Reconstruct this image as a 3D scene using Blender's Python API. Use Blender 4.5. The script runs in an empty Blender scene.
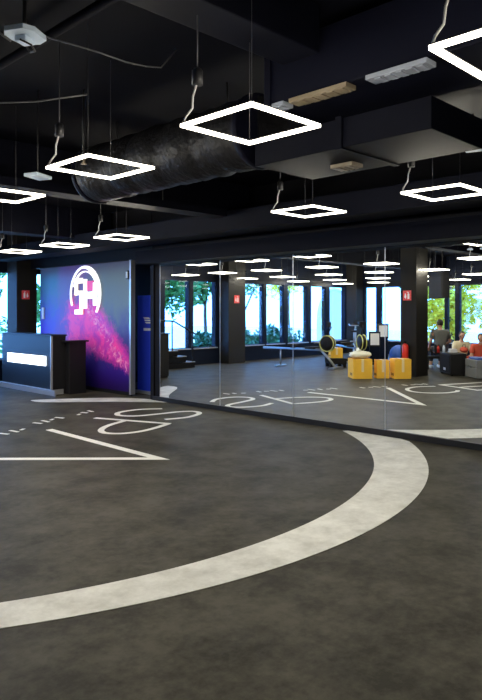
import bpy, bmesh, math, random
from mathutils import Vector, Matrix
R = random.Random(7)
sc = bpy.context.scene
COL = sc.collection
PI = math.pi

# axes: X runs into the mirror wall, Y runs along the mirror wall away from the camera, Z up
# ------------------------------------------------------------------ helpers
class MB:
    """collects shapes into one bmesh"""
    def __init__(self): self.bm = bmesh.new()
    def box(self, x0, x1, y0, y1, z0, z1, bev=0.0, mat=0, M=None):
        r = bmesh.ops.create_cube(self.bm, size=1.0)
        vs = r['verts']
        for v in vs:
            v.co = Vector(((x0+x1)/2 + v.co.x*(x1-x0), (y0+y1)/2 + v.co.y*(y1-y0), (z0+z1)/2 + v.co.z*(z1-z0)))
        es = list({e for v in vs for e in v.link_edges}); fs = list({f for v in vs for f in v.link_faces})
        for f in fs: f.material_index = mat
        if bev > 0:
            b = bmesh.ops.bevel(self.bm, geom=es, offset=bev, segments=2, affect='EDGES', profile=0.6)
            vs = list({v for f in b['faces'] for v in f.verts} | {v for v in vs if v.is_valid})
            for f in {f for v in vs for f in v.link_faces}: f.material_index = mat
        if M is not None:
            for v in vs:
                if v.is_valid: v.co = M @ v.co
        return self
    def tube(self, pts, r, n=8, mat=0, closed=False, cap=True):
        pts = [Vector(p) for p in pts]; rings = []; N = len(pts)
        rr = r if isinstance(r, (list, tuple)) else [r]*N
        prev = None
        for i, p in enumerate(pts):
            if closed: t = pts[(i+1) % N]-pts[i-1]
            else: t = pts[min(i+1, N-1)]-pts[max(i-1, 0)]
            t = t.normalized() if t.length > 1e-9 else Vector((0, 0, 1))
            if prev is None:
                u = t.cross(Vector((0, 0, 1)))
                if u.length < 1e-3: u = t.cross(Vector((1, 0, 0)))
            else: u = prev - t*prev.dot(t)
            u.normalize(); prev = u; w = t.cross(u)
            rings.append([self.bm.verts.new(p+(u*math.cos(2*PI*k/n)+w*math.sin(2*PI*k/n))*rr[i]) for k in range(n)])
        for i in range(N if closed else N-1):
            a, b = rings[i], rings[(i+1) % N]
            for k in range(n):
                f = self.bm.faces.new((a[k], a[(k+1) % n], b[(k+1) % n], b[k])); f.material_index = mat; f.smooth = True
        if cap and not closed:
            f = self.bm.faces.new(rings[0][::-1]); f.material_index = mat
            f = self.bm.faces.new(rings[-1]); f.material_index = mat
        return self
    def poly(self, pts, mat=0):
        f = self.bm.faces.new([self.bm.verts.new(p) for p in pts]); f.material_index = mat; return self
    def prism(self, pts2, axis, lo, hi, mat=0):
        """extrude a 2D outline along an axis ('x','y','z')"""
        def P(p, h):
            return {'x': (h, p[0], p[1]), 'y': (p[0], h, p[1]), 'z': (p[0], p[1], h)}[axis]
        a = [self.bm.verts.new(P(p, lo)) for p in pts2]; b = [self.bm.verts.new(P(p, hi)) for p in pts2]
        n = len(pts2)
        for f in [self.bm.faces.new(a[::-1]), self.bm.faces.new(b)]: f.material_index = mat
        for k in range(n):
            f = self.bm.faces.new((a[k], a[(k+1) % n], b[(k+1) % n], b[k])); f.material_index = mat
        return self
    def ribbon(self, A, B, z0, z1, closed=False, mat=0):
        """flat slab between two polylines A and B (2D), from z0 to z1"""
        n = len(A)
        V = [[self.bm.verts.new((p[0], p[1], z)) for p in L] for z in (z0, z1) for L in (A, B)]
        a0, b0, a1, b1 = V
        for i in range(n if closed else n-1):
            j = (i+1) % n
            for q in ((a1[i], a1[j], b1[j], b1[i]), (a0[i], b0[i], b0[j], a0[j]), (a0[i], a0[j], a1[j], a1[i]), (b0[j], b0[i], b1[i], b1[j])):
                self.bm.faces.new(q)
        if not closed:
            self.bm.faces.new((a0[0], a1[0], b1[0], b0[0])); self.bm.faces.new((a0[-1], b0[-1], b1[-1], a1[-1]))
        return self
    def ball(self, c, r, seg=16, mat=0, M=None):
        s = r if isinstance(r, (tuple, list)) else (r, r, r)
        g = bmesh.ops.create_uvsphere(self.bm, u_segments=seg, v_segments=max(6, seg//2), radius=1)
        for v in g['verts']:
            v.co = Vector((v.co.x*s[0], v.co.y*s[1], v.co.z*s[2]))
            if M is not None: v.co = M @ v.co
            v.co += Vector(c)
        for f in {f for v in g['verts'] for f in v.link_faces}: f.material_index = mat; f.smooth = True
        return self
    def lathe(self, prof, c=(0, 0, 0), n=20, mat=0, axis='z'):
        rings = []
        for r, h in prof:
            ring = []
            for k in range(n):
                a = 2*PI*k/n; p = {'z': (r*math.cos(a), r*math.sin(a), h), 'x': (h, r*math.cos(a), r*math.sin(a)), 'y': (r*math.cos(a), h, r*math.sin(a))}[axis]
                ring.append(self.bm.verts.new(Vector(p)+Vector(c)))
            rings.append(ring)
        for a, b in zip(rings, rings[1:]):
            for k in range(n):
                f = self.bm.faces.new((a[k], a[(k+1) % n], b[(k+1) % n], b[k])); f.material_index = mat; f.smooth = True
        for f in (self.bm.faces.new(rings[0][::-1]), self.bm.faces.new(rings[-1])): f.material_index = mat
        return self
    def build(self, name, mats, parent=None, loc=(0, 0, 0), rotz=0.0):
        bmesh.ops.recalc_face_normals(self.bm, faces=self.bm.faces[:])
        me = bpy.data.meshes.new(name); self.bm.to_mesh(me); self.bm.free()
        o = bpy.data.objects.new(name, me); COL.objects.link(o)
        for m in (mats if isinstance(mats, (list, tuple)) else [mats]): me.materials.append(m)
        o.location = loc; o.rotation_euler = (0, 0, rotz)
        if parent is not None: o.parent = parent
        return o

def tag(o, label=None, cat=None, group=None, kind=None):
    if label: o['label'] = label
    if cat: o['category'] = cat
    if group: o['group'] = group
    if kind: o['kind'] = kind
    return o
def thing(name, label, cat, loc=(0, 0, 0), rotz=0.0, group=None, kind=None):
    o = bpy.data.objects.new(name, None); COL.objects.link(o)
    o.empty_display_size = .1; o.location = loc; o.rotation_euler = (0, 0, rotz)
    return tag(o, label, cat, group, kind)
def copy_tree(o, parent=None):
    c = o.copy(); COL.objects.link(c)
    if parent is not None: c.parent = parent
    for ch in list(o.children): copy_tree(ch, c)
    return c

# ------------------------------------------------------------------ materials
def srgb(r, g, b):
    f = lambda v: (v/255/12.92) if v/255 <= .04045 else ((v/255+.055)/1.055)**2.4
    return (f(r), f(g), f(b), 1)
def base_mat(name):
    m = bpy.data.materials.new(name); m.use_nodes = True
    nt = m.node_tree; return m, nt, nt.nodes['Principled BSDF']
def mat(name, col, rough=.5, metal=0.0, spec=.5, noise=0.0, nscale=8.0, bump=0.0, bscale=60.0, emit=None, estr=0.0):
    m, nt, b = base_mat(name)
    b.inputs['Base Color'].default_value = col; b.inputs['Roughness'].default_value = rough
    b.inputs['Metallic'].default_value = metal; b.inputs['Specular IOR Level'].default_value = spec
    tc = nt.nodes.new('ShaderNodeTexCoord')
    if noise > 0:
        n = nt.nodes.new('ShaderNodeTexNoise'); n.inputs['Scale'].default_value = nscale; n.inputs['Detail'].default_value = 5
        nt.links.new(tc.outputs['Object'], n.inputs['Vector'])
        mx = nt.nodes.new('ShaderNodeMix'); mx.data_type = 'RGBA'
        mx.inputs['A'].default_value = tuple(c*(1-noise) for c in col[:3])+(1,)
        mx.inputs['B'].default_value = tuple(min(1, c*(1+noise)) for c in col[:3])+(1,)
        nt.links.new(n.outputs['Fac'], mx.inputs['Factor']); nt.links.new(mx.outputs['Result'], b.inputs['Base Color'])
    if bump > 0:
        n2 = nt.nodes.new('ShaderNodeTexNoise'); n2.inputs['Scale'].default_value = bscale; n2.inputs['Detail'].default_value = 3
        nt.links.new(tc.outputs['Object'], n2.inputs['Vector'])
        bp = nt.nodes.new('ShaderNodeBump'); bp.inputs['Strength'].default_value = bump; bp.inputs['Distance'].default_value = .02
        nt.links.new(n2.outputs['Fac'], bp.inputs['Height']); nt.links.new(bp.outputs['Normal'], b.inputs['Normal'])
    if emit:
        b.inputs['Emission Color'].default_value = emit; b.inputs['Emission Strength'].default_value = estr
    return m

M = {}
M['ceil'] = mat('ceiling_black', (.0012, .0015, .0045, 1), .8, spec=.08, noise=.3, nscale=3)
M['beam'] = mat('beam_black', (.0018, .0022, .0062, 1), .7, spec=.08, noise=.2, nscale=4)
M['duct'] = mat('duct_paint', (.0034, .0039, .0100, 1), .6, spec=.08, noise=.25, nscale=2.5)
M['quilt'] = mat('duct_wrap', (.0062, .0062, .0078, 1), .5, spec=.15, noise=.3, nscale=6, bump=.9, bscale=16)
M['wall'] = mat('wall_black', (.006, .006, .0085, 1), .6, spec=.08, noise=.2, nscale=3)
M['pillar'] = mat('pillar_paint', (.016, .015, .014, 1), .6, spec=.15, noise=.15, nscale=3)
M['frame'] = mat('window_frame', (.006, .009, .020, 1), .4, spec=.08)
M['black'] = mat('black_plastic', (.008, .008, .010, 1), .5, spec=.25)
M['rubber'] = mat('black_rubber', (.012, .012, .014, 1), .75, spec=.2)
M['steel'] = mat('steel', (.55, .57, .6, 1), .28, metal=1.0)
M['alu'] = mat('aluminium_edge', (.55, .57, .6, 1), .3, metal=.8)
M['white'] = mat('white_plastic', (.66, .78, .95, 1), .4)
M['whitecable'] = mat('white_cable', (.6, .6, .6, 1), .5)
M['greycable'] = mat('grey_cable', (.09, .09, .095, 1), .5)
M['wire'] = mat('dark_wire', (.03, .03, .034, 1), .5)
M['fitting'] = mat('grey_white_grille', (.30, .33, .40, 1), .5)
M['tan'] = mat('tan_grille', (.20, .16, .11, 1), .5, noise=.15, nscale=12)  # tan base with slight random mottling
M['red'] = mat('red_paint', (.62, .03, .02, 1), .3)
M['sign_red'] = mat('sign_red', (.72, .06, .06, 1), .35)
M['card'] = mat('yellow_cardboard', (.98, .54, .05, 1), .7, noise=.12, nscale=6)
M['card_edge'] = mat('cardboard_flap', (.72, .36, .05, 1), .75, noise=.12, nscale=6)
M['tape'] = mat('packing_tape', (.88, .72, .42, 1), .3)
M['bag'] = mat('plastic_bag', (.85, .85, .72, 1), .45, noise=.1, nscale=9, bump=.6, bscale=14)
M['blue_mat'] = mat('blue_mat', (.03, .10, .42, 1), .6)
M['blue_banner'] = mat('blue_banner', (.02, .05, .62, 1), .35)
M['skin'] = mat('skin', (.55, .30, .20, 1), .55)
M['hair'] = mat('dark_hair', (.02, .014, .010, 1), .6)
M['shirt_grey'] = mat('grey_shirt', (.12, .125, .12, 1), .85, noise=.15, nscale=20)
M['shirt_cream'] = mat('cream_shirt', (.85, .78, .55, 1), .85, noise=.08, nscale=20)
M['shirt_red'] = mat('red_shirt', (.62, .09, .05, 1), .85)
M['trouser'] = mat('dark_trousers', (.02, .022, .03, 1), .85)
M['yellow_shorts'] = mat('yellow_shorts', (.75, .45, .06, 1), .85)
M['eye'] = mat('eye', (.03, .02, .02, 1), .3)
M['lip'] = mat('lip', (.42, .15, .13, 1), .5)
M['rim'] = mat('yellow_rim', (.55, .55, .16, 1), .4)
M['paper'] = mat('paper', (.8, .82, .85, 1), .6)
M['bark'] = mat('bark', (.10, .07, .05, 1), .9, noise=.3, nscale=10)
M['leaf_a'] = mat('leaf_green', (.08, .26, .05, 1), .5, noise=.4, nscale=1.5)
M['leaf_b'] = mat('leaf_light', (.75, .62, .03, 1), .5, noise=.3, nscale=1.5)
M['leaf_c'] = mat('leaf_teal', (.03, .16, .07, 1), .5, noise=.4, nscale=1.5)
M['pave'] = mat('pale_paving', (.80, .70, .56, 1), .8, noise=.1, nscale=2)
M['render'] = mat('pale_render', (.72, .76, .8, 1), .8, noise=.05, nscale=.6)
M['paleblue'] = mat('pale_blue_glass', (.55, .48, .42, 1), .2)
M['plinth'] = mat('brushed_plinth', (.42, .44, .47, 1), .35, metal=.6)
M['lamp'] = mat('lamp_diffuser', (.9, .9, .9, 1), .5, emit=(1.0, .93, .77, 1), estr=112)
M['lamp_body'] = mat('lamp_housing', (.65, .65, .65, 1), .5)
M['litsign'] = mat('backlit_sign', (.9, .9, .9, 1), .4, emit=(.86, .94, 1, 1), estr=2.6)
M['neon'] = mat('logo_light', (.9, .9, .9, 1), .4, emit=(.92, .95, 1, 1), estr=1.0)
M['neon_warm'] = mat('logo_light_warm', (.9, .88, .8, 1), .4, emit=(1, .90, .58, 1), estr=.85)
M['neon_pink'] = mat('logo_pink', (.75, .05, .25, 1), .4, emit=(.9, .08, .3, 1), estr=.35)
M['grey_case'] = mat('grey_case', (.20, .21, .22, 1), .5)

def desk_mat():
    m, nt, b = base_mat('desk_lacquer')
    b.inputs['Base Color'].default_value = (.008, .012, .020, 1); b.inputs['Roughness'].default_value = .42
    b.inputs['Specular IOR Level'].default_value = .3
    return m
M['desk'] = desk_mat()

def mirror_mat():
    m = bpy.data.materials.new('mirror_silver'); m.use_nodes = True; nt = m.node_tree
    nt.nodes.remove(nt.nodes['Principled BSDF'])
    g = nt.nodes.new('ShaderNodeBsdfGlossy'); g.inputs['Color'].default_value = (.90, .92, .91, 1); g.inputs['Roughness'].default_value = 0
    nt.links.new(g.outputs[0], nt.nodes['Material Output'].inputs[0]); return m
M['mirror'] = mirror_mat()
def glass_mat():
    m = bpy.data.materials.new('window_glass'); m.use_nodes = True; nt = m.node_tree
    nt.nodes.remove(nt.nodes['Principled BSDF'])
    t = nt.nodes.new('ShaderNodeBsdfTransparent'); t.inputs['Color'].default_value = (.96, .96, .95, 1)
    g = nt.nodes.new('ShaderNodeBsdfGlossy'); g.inputs['Roughness'].default_value = .02
    mx = nt.nodes.new('ShaderNodeMixShader'); mx.inputs[0].default_value = .06
    nt.links.new(t.outputs[0], mx.inputs[1]); nt.links.new(g.outputs[0], mx.inputs[2])
    nt.links.new(mx.outputs[0], nt.nodes['Material Output'].inputs[0]); return m
M['glass'] = glass_mat()

def floor_mat():
    m, nt, b = base_mat('floor_vinyl'); L = nt.links; N = nt.nodes
    tc = N.new('ShaderNodeTexCoord')
    n1 = N.new('ShaderNodeTexNoise'); n1.inputs['Scale'].default_value = 2.2; n1.inputs['Detail'].default_value = 7; n1.inputs['Roughness'].default_value = .62
    n2 = N.new('ShaderNodeTexNoise'); n2.inputs['Scale'].default_value = 14; n2.inputs['Detail'].default_value = 6; n2.inputs['Roughness'].default_value = .7
    L.new(tc.outputs['Object'], n1.inputs['Vector']); L.new(tc.outputs['Object'], n2.inputs['Vector'])
    add = N.new('ShaderNodeMath'); add.operation = 'MULTIPLY_ADD'; add.inputs[1].default_value = .6
    L.new(n1.outputs['Fac'], add.inputs[0])
    mu = N.new('ShaderNodeMath'); mu.operation = 'MULTIPLY'; mu.inputs[1].default_value = .4
    L.new(n2.outputs['Fac'], mu.inputs[0]); L.new(mu.outputs[0], add.inputs[2])
    cr = N.new('ShaderNodeValToRGB')
    cr.color_ramp.elements[0].position = .40; cr.color_ramp.elements[0].color = (.028, .0265, .0205, 1)
    cr.color_ramp.elements[1].position = .60; cr.color_ramp.elements[1].color = (.078, .0735, .059, 1)
    L.new(add.outputs[0], cr.inputs[0]); L.new(cr.outputs[0], b.inputs['Base Color'])
    rr = N.new('ShaderNodeMapRange'); rr.inputs['To Min'].default_value = .42; rr.inputs['To Max'].default_value = .58
    L.new(n2.outputs['Fac'], rr.inputs['Value']); L.new(rr.outputs[0], b.inputs['Roughness'])
    b.inputs['Specular IOR Level'].default_value = .05
    bp = N.new('ShaderNodeBump'); bp.inputs['Strength'].default_value = .12; bp.inputs['Distance'].default_value = .01
    L.new(n2.outputs['Fac'], bp.inputs['Height']); L.new(bp.outputs['Normal'], b.inputs['Normal'])
    return m
M['floor'] = floor_mat()
def ring_mat():
    m, nt, b = base_mat('floor_paint_pale'); L = nt.links; N = nt.nodes
    tc = N.new('ShaderNodeTexCoord')
    n2 = N.new('ShaderNodeTexNoise'); n2.inputs['Scale'].default_value = 3.5; n2.inputs['Detail'].default_value = 8; n2.inputs['Roughness'].default_value = .7
    L.new(tc.outputs['Object'], n2.inputs['Vector'])
    cr = N.new('ShaderNodeValToRGB')
    cr.color_ramp.elements[0].position = .36; cr.color_ramp.elements[0].color = (.48, .48, .45, 1)
    cr.color_ramp.elements[1].position = .64; cr.color_ramp.elements[1].color = (.74, .745, .715, 1)
    L.new(n2.outputs['Fac'], cr.inputs[0]); L.new(cr.outputs[0], b.inputs['Base Color'])
    b.inputs['Roughness'].default_value = .5
    return m
M['ring'] = ring_mat()
M['letter'] = mat('floor_paint_white', (.78, .78, .75, 1), .5, noise=.08, nscale=5)

def mural_mat():
    """coloured smoke print: local y runs 0..3.52 towards the doorway, z is height"""
    m, nt, b = base_mat('mural_print'); L = nt.links; N = nt.nodes
    tc = N.new('ShaderNodeTexCoord'); sp = N.new('ShaderNodeSeparateXYZ'); L.new(tc.outputs['Object'], sp.inputs[0])
    def math_(op, a, b_=None, c=None, clamp=False):
        n = N.new('ShaderNodeMath'); n.operation = op; n.use_clamp = clamp
        for i, v in enumerate((a, b_, c)):
            if v is None: continue
            if isinstance(v, (int, float)): n.inputs[i].default_value = v
            else: L.new(v, n.inputs[i])
        return n.outputs[0]
    def noise(scale, detail=6, rough=.6, dist=0):
        n = N.new('ShaderNodeTexNoise'); n.inputs['Scale'].default_value = scale; n.inputs['Detail'].default_value = detail
        n.inputs['Roughness'].default_value = rough; n.inputs['Distortion'].default_value = dist
        L.new(tc.outputs['Object'], n.inputs['Vector']); return n.outputs['Fac']
    def mix(f, a, b_):
        n = N.new('ShaderNodeMix'); n.data_type = 'RGBA'
        if isinstance(f, (int, float)): n.inputs['Factor'].default_value = f
        else: L.new(f, n.inputs['Factor'])
        for k, v in (('A', a), ('B', b_)):
            if isinstance(v, tuple): n.inputs[k].default_value = v
            else: L.new(v, n.inputs[k])
        return n.outputs['Result']
    def smooth(v, lo, hi):
        n = N.new('ShaderNodeMapRange'); n.interpolation_type = 'SMOOTHSTEP'; n.inputs['From Min'].default_value = lo; n.inputs['From Max'].default_value = hi
        L.new(v, n.inputs['Value']); return n.outputs[0]
    nA, nB, nC = noise(1.3, 6), noise(3.2, 8, .65, .6), noise(9, 8, .7, .8)
    y = math_('SUBTRACT', 3.52, sp.outputs['Y'])          # 0 at the window end .. 3.52 at the doorway
    z = sp.outputs['Z']
    yn = math_('ADD', y, math_('MULTIPLY', math_('SUBTRACT', nA, .5), 1.3))
    zn = math_('ADD', z, math_('MULTIPLY', math_('SUBTRACT', nB, .5), .9))
    # background
    left = mix(smooth(zn, 1.2, 2.2), (.075, .055, .62, 1), (.04, .15, .26, 1))
    right = mix(smooth(zn, .9, 1.9), (.05, .04, .26, 1), (.13, .17, .17, 1))
    bg = mix(smooth(yn, .9, 2.9), left, right)
    bg = mix(smooth(z, 2.2, 2.6), bg, (.10, .10, .16, 1))
    mid = math_('MULTIPLY', smooth(yn, .5, 1.2), math_('SUBTRACT', 1.0, smooth(yn, 1.7, 2.6)))
    bg = mix(math_('MULTIPLY', mid, .5), bg, (.24, .06, .36, 1))
    low = math_('SUBTRACT', 1.0, smooth(zn, .35, 1.0))
    bg = mix(low, bg, (.035, .012, .24, 1))
    bg = mix(math_('SUBTRACT', 1.0, smooth(z, .05, .55)), bg, (.016, .005, .085, 1))
    # plume: hangs under the logo and drifts down towards the doorway
    n1 = math_('SUBTRACT', nB, .5); n2 = math_('SUBTRACT', nC, .5)
    yy = math_('ADD', y, math_('ADD', math_('MULTIPLY', n1, .9), math_('MULTIPLY', n2, .35)))
    zz = math_('ADD', z, math_('ADD', math_('MULTIPLY', n1, -.7), math_('MULTIPLY', n2, .35)))
    lowz = math_('SUBTRACT', zz, math_('SUBTRACT', 1.16, math_('MULTIPLY', yy, .19)))
    upz = math_('SUBTRACT', math_('SUBTRACT', 3.95, math_('MULTIPLY', yy, .92)), zz)
    body = math_('MULTIPLY', smooth(lowz, -.14, .12), smooth(upz, -.16, .22))
    body = math_('MULTIPLY', body, math_('MULTIPLY', smooth(yy, 1.0, 1.35), math_('SUBTRACT', 1.0, smooth(zz, 1.65, 1.95))), clamp=True)
    core = math_('MULTIPLY', smooth(upz, .05, .30), math_('SUBTRACT', 1.0, smooth(upz, .34, .62)))
    core = math_('MULTIPLY', math_('MULTIPLY', core, body), smooth(nC, .46, .66), clamp=True)
    pk = mix(smooth(nB, .36, .60), (.58, .03, .48, 1), (.96, .05, .44, 1))
    col = mix(math_('MULTIPLY', body, .96), bg, pk)
    edge = math_('MULTIPLY', smooth(lowz, .0, .14), math_('SUBTRACT', 1.0, smooth(lowz, .16, .34)))
    edge = math_('MULTIPLY', math_('MULTIPLY', edge, body), smooth(nC, .50, .66), clamp=True)
    col = mix(math_('MULTIPLY', edge, .8), col, (.95, .30, .62, 1))
    col = mix(core, col, (.93, .42, .66, 1))
    L.new(col, b.inputs['Base Color']); b.inputs['Roughness'].default_value = .35
    b.inputs['Specular IOR Level'].default_value = .2
    return m
M['mural'] = mural_mat()

# ------------------------------------------------------------------ the setting
def struct(name, mb, m, label, cat, **k):
    o = mb.build(name, m, **k); return tag(o, label, cat, kind='structure')

struct('floor', MB().box(-6.9, 8.9, -3.6, 14.7, -.2, 0), M['floor'], 'dark grey mottled vinyl gym floor', 'floor')
struct('ceiling', MB().box(-6.9, 8.9, -3.6, 14.7, 3.5, 3.6), M['ceil'], 'black painted ceiling slab above the ducts', 'ceiling')
struct('wall_south', MB().box(-6.9, 8.9, -3.8, -3.6, 0, 3.5), M['wall'], 'black end wall beside the mirrors', 'wall')
struct('wall_corridor', MB().box(8.7, 8.9, -3.6, 14.7, 0, 3.5), M['wall'], 'black back wall of the dark corridor beyond the doorway', 'wall')

MX, MY, MD = 7.2, 6.0, .010      # the mirror wall, turned very slightly
def mirror_x(y): return MX-(y-MY)*math.tan(MD)
rotM = MD                         # rotation about z of the wall
# wall carrying the mirrors
struct('wall_mirror', MB().box(.012, .30, -9.4, 3.42, 0, 3.5), M['wall'], 'black wall behind the tall mirror panels', 'wall', loc=(MX, MY, 0), rotz=rotM)
# corridor cross wall and lintel above doorway + mural
struct('wall_doorway', MB().box(7.16, 7.40, 9.42, 14.5, 2.56, 3.5), M['wall'], 'black wall over the mural and doorway', 'wall')
struct('wall_passage', MB().box(7.46, 8.7, 9.2, 9.40, 0, 3.5), M['wall'], 'black side wall inside the doorway', 'wall')
struct('baseboard_mirror', MB().box(-.028, .012, -9.4, 3.36, 0, .075, bev=.003), M['black'], 'black floor channel under the mirror panels', 'baseboard', loc=(MX, MY, 0), rotz=rotM)

# window walls ------------------------------------------------------
ZS, ZT = .50, 2.50
win_n = [0]
def window(axis, fixed, a0, a1, out):
    """window unit in a wall; axis 'y' = wall of constant y (runs in x); out = outward sign"""
    win_n[0] += 1
    n = win_n[0]
    t = thing('window_%d' % n, 'tall clear window with dark blue frame', 'window', kind='structure')
    fr, gl, si = MB(), MB(), MB()
    def bx(mb, u0, u1, w0, w1, z0, z1):
        if axis == 'y': mb.box(u0, u1, min(w0, w1), max(w0, w1), z0, z1)
        else: mb.box(min(w0, w1), max(w0, w1), u0, u1, z0, z1)
    f = .02
    w0, w1 = fixed+out*.02, fixed+out*.08
    bx(fr, a0, a0+f, w0, w1, ZS, ZT); bx(fr, a1-f, a1, w0, w1, ZS, ZT)
    bx(fr, a0+f, a1-f, w0, w1, ZS, ZS+f); bx(fr, a0+f, a1-f, w0, w1, ZT-f, ZT)
    bx(gl, a0+f, a1-f, fixed+out*.045, fixed+out*.055, ZS+f, ZT-f)
    bx(si, a0-.02, a1+.02, fixed-out*.05, fixed+out*.02, ZS-.03, ZS)
    fr.build('window_frame', M['frame'], t); gl.build('window_pane', M['glass'], t); si.build('window_sill', M['plinth'], t)
    return t
YW = 14.45
wins_y = [(7.52, 8.5), (5.5, 7.0), (4.15, 5.3), (2.95, 4.05), (1.77, 2.70), (.68, 1.62), (-1.49, -.58), (-2.54, -1.64), (-3.84, -2.75), (-4.94, -4.06), (-6.2, -5.18)]
XB = -6.7
wins_x = [(13.42, 13.95), (11.95, 13.25), (10.66, 11.8), (10.28, 10.58), (8.72, 10.14)]
wy = MB(); wy.box(-6.9, 8.7, YW, YW+.2, 0, ZS-.03); wy.box(-6.9, 8.7, YW, YW+.2, ZT, 3.5)
e = sorted(wins_y); cuts = [-6.9]+[v for w in e for v in w]+[8.7]
for i in range(0, len(cuts), 2): wy.box(cuts[i], cuts[i+1], YW, YW+.2, ZS-.03, ZT)
struct('wall_windows', wy, M['frame'], 'dark wall holding the row of tall windows', 'wall')
wx = MB(); wx.box(XB-.2, XB, -3.6, YW, 0, ZS-.03); wx.box(XB-.2, XB, -3.6, YW, ZT, 3.5)
e = sorted(wins_x); cuts = [-3.6]+[v for w in e for v in w]+[YW]
for i in range(0, len(cuts), 2): wx.box(XB-.2, XB, cuts[i], cuts[i+1], ZS-.03, ZT)
struct('wall_garden', wx, M['frame'], 'dark wall with windows facing the garden trees', 'wall')
for w in wins_y: window('y', YW, w[0], w[1], 1)
for w in wins_x: window('x', XB, w[0], w[1], -1)

# pillars -----------------------------------------------------------
def pillar(n, x0, x1, y0, y1, label):
    return struct('pillar_%d' % n, MB().box(x0, x1, y0, y1, 0, 3.5, bev=.008), M['pillar'], label, 'pillar')
pillar(1, 6.82, 7.31, 13.95, 14.43, 'dark square pillar by the windows behind the reception desk')
pillar(2, -.19, .54, 14.05, 14.43, 'dark pillar with red sign between the windows, in the mirror')
pillar(3, -.37, .21, 7.97, 8.40, 'grey square pillar behind the cardboard boxes, in the mirror')
pillar(4, -6.68, -6.22, 13.98, 14.43, 'dark corner pillar where the two window walls meet')

# ------------------------------------------------------------------ mirrors
def plane_y(px):   # where a photograph column meets the mirror wall
    t = (px-241)/650.0; th = math.atan((241+411)/650.0)
    ca, sa = math.cos(th), math.sin(th)
    fx, fy = sa+ca*t, ca-sa*t      # x into the mirror, y along it
    k = (MX+MY*math.tan(MD))/(fx+fy*math.tan(MD))
    return k*fy
edges = [plane_y(160.0), plane_y(220), plane_y(293), plane_y(385)]
wpan = edges[2]-edges[3]
while edges[-1] > -2.6: edges.append(edges[-1]-wpan)
plabels = ['tall mirror panel next to the dark doorway', 'second tall mirror panel from the doorway', 'third tall mirror panel from the doorway, showing cardboard boxes and exercise equipment',
           'fourth tall mirror panel from the doorway, showing the grey pillar and people', 'fifth tall mirror panel from the doorway', 'sixth tall mirror panel from the doorway', 'seventh tall mirror panel from the doorway', 'eighth tall mirror panel from the doorway']
for i in range(len(edges)-1):
    y1, y0 = edges[i]-MY, edges[i+1]-MY
    t = thing('mirror_panel', plabels[min(i, 7)], 'mirror', (MX, MY, 0), rotM, 'tall wall mirrors')
    MB().box(0, .010, y0+.004, y1-.004, .076, 2.42).build('mirror_glass', M['mirror'], t)
    MB().box(-.004, .012, y1-.004, y1+.002, .076, 2.42).build('edge_strip', M['alu'], t)
# bulkhead above the mirrors
struct('beam_mirror', MB().box(-.35, .012, -9.4, 3.45, 2.425, 2.66, bev=.01), M['beam'], 'black bulkhead running along the top of the mirrors', 'beam', loc=(MX, MY, 0), rotz=rotM)
struct('trim_doorway', MB().box(7.15, 7.46, 9.34, 9.44, 0, 2.56, bev=.006), M['wall'], 'black jamb at the end of the mirrors', 'trim')

# ------------------------------------------------------------------ mural panel
t = thing('mural_panel', 'tall mural panel of pink and violet smoke behind the reception desk', 'mural', (7.18, 10.07, 0))
MB().box(0, .06, .035, 3.47, .07, 2.55).build('printed_board', M['mural'], t)
o = MB().box(-.02, .08, -.02, .035, .03, 2.56, bev=.004).build('edge_profile', M['alu'], t); o['label'] = 'bright metal edge'
MB().box(.005, .055, .035, 3.47, .0, .07).build('base_rail', M['black'], t)
hg = MB().box(-.03, .0, .05, .11, 2.20, 2.36, bev=.006).build('hinge', M['black'], t)
MB().box(-.05, -.03, .06, .10, 2.22, 2.34, bev=.004).build('hinge_cap', M['white'], hg)
MB().box(-.03, .0, 3.28, 3.36, 1.42, 1.68, bev=.006).build('door_handle', M['white'], t)

# lit logo on the mural: double ring, heavy near side, two block shapes
lg = thing('lit_logo', 'round white glowing logo on the smoke mural', 'sign', (7.176, 11.64, 1.95))
def arc(mb, r0, r1, a0, a1, x0=-.03, x1=0, n=40, c=(0, 0)):
    A = []; B = []
    for i in range(n+1):
        a = math.radians(a0+(a1-a0)*i/n); q0 = r0(i/n) if callable(r0) else r0
        A.append((c[0]+q0*math.cos(a), c[1]+q0*math.sin(a))); B.append((c[0]+r1*math.cos(a), c[1]+r1*math.sin(a)))
    for i in range(n):
        mb.prism([A[i], A[i+1], B[i+1], B[i]], 'x', x0, x1)
    return mb
# local y grows towards the windows (away from the doorway)
arc(MB(), lambda s: .542-.07*max(0, math.sin((s-.40)/.60*PI)) if s > .40 else .542, .575, -25, 222).build('outer_ring', M['neon'], lg)
arc(MB(), .445, .47, 20, 158).build('inner_ring', M['neon'], lg)
g1 = MB()
for s in ([(.40, .33), (.10, .33), (.10, .22), (.40, .22)], [(.40, .22), (.29, .22), (.29, -.02), (.40, -.02)], [(.40, -.02), (.10, -.02), (.10, .07), (.40, .07)][::-1],
          [(.21, -.02), (.10, -.02), (.10, -.32), (.21, -.32)], [(.40, -.32), (.10, -.32), (.10, -.42), (.40, -.42)][::-1]):
    g1.prism(s, 'x', -.022, 0)
g1.build('block_glyph', M['neon_warm'], lg)
g2 = MB()
for s in ([(.06, .30), (-.06, .30), (-.06, -.30), (.06, -.30)], [(-.30, .22), (-.42, .22), (-.42, -.24), (-.30, -.24)], [(-.06, .04), (-.30, .04), (-.30, -.10), (-.06, -.10)]):
    g2.prism(s, 'x', -.022, 0)
g2.build('bar_glyph', M['neon'], lg)
MB().prism([(-.07, .26), (-.29, .26), (-.29, .06), (-.07, .06)], 'x', -.012, 0).build('pink_fill', M['neon_pink'], lg)

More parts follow.
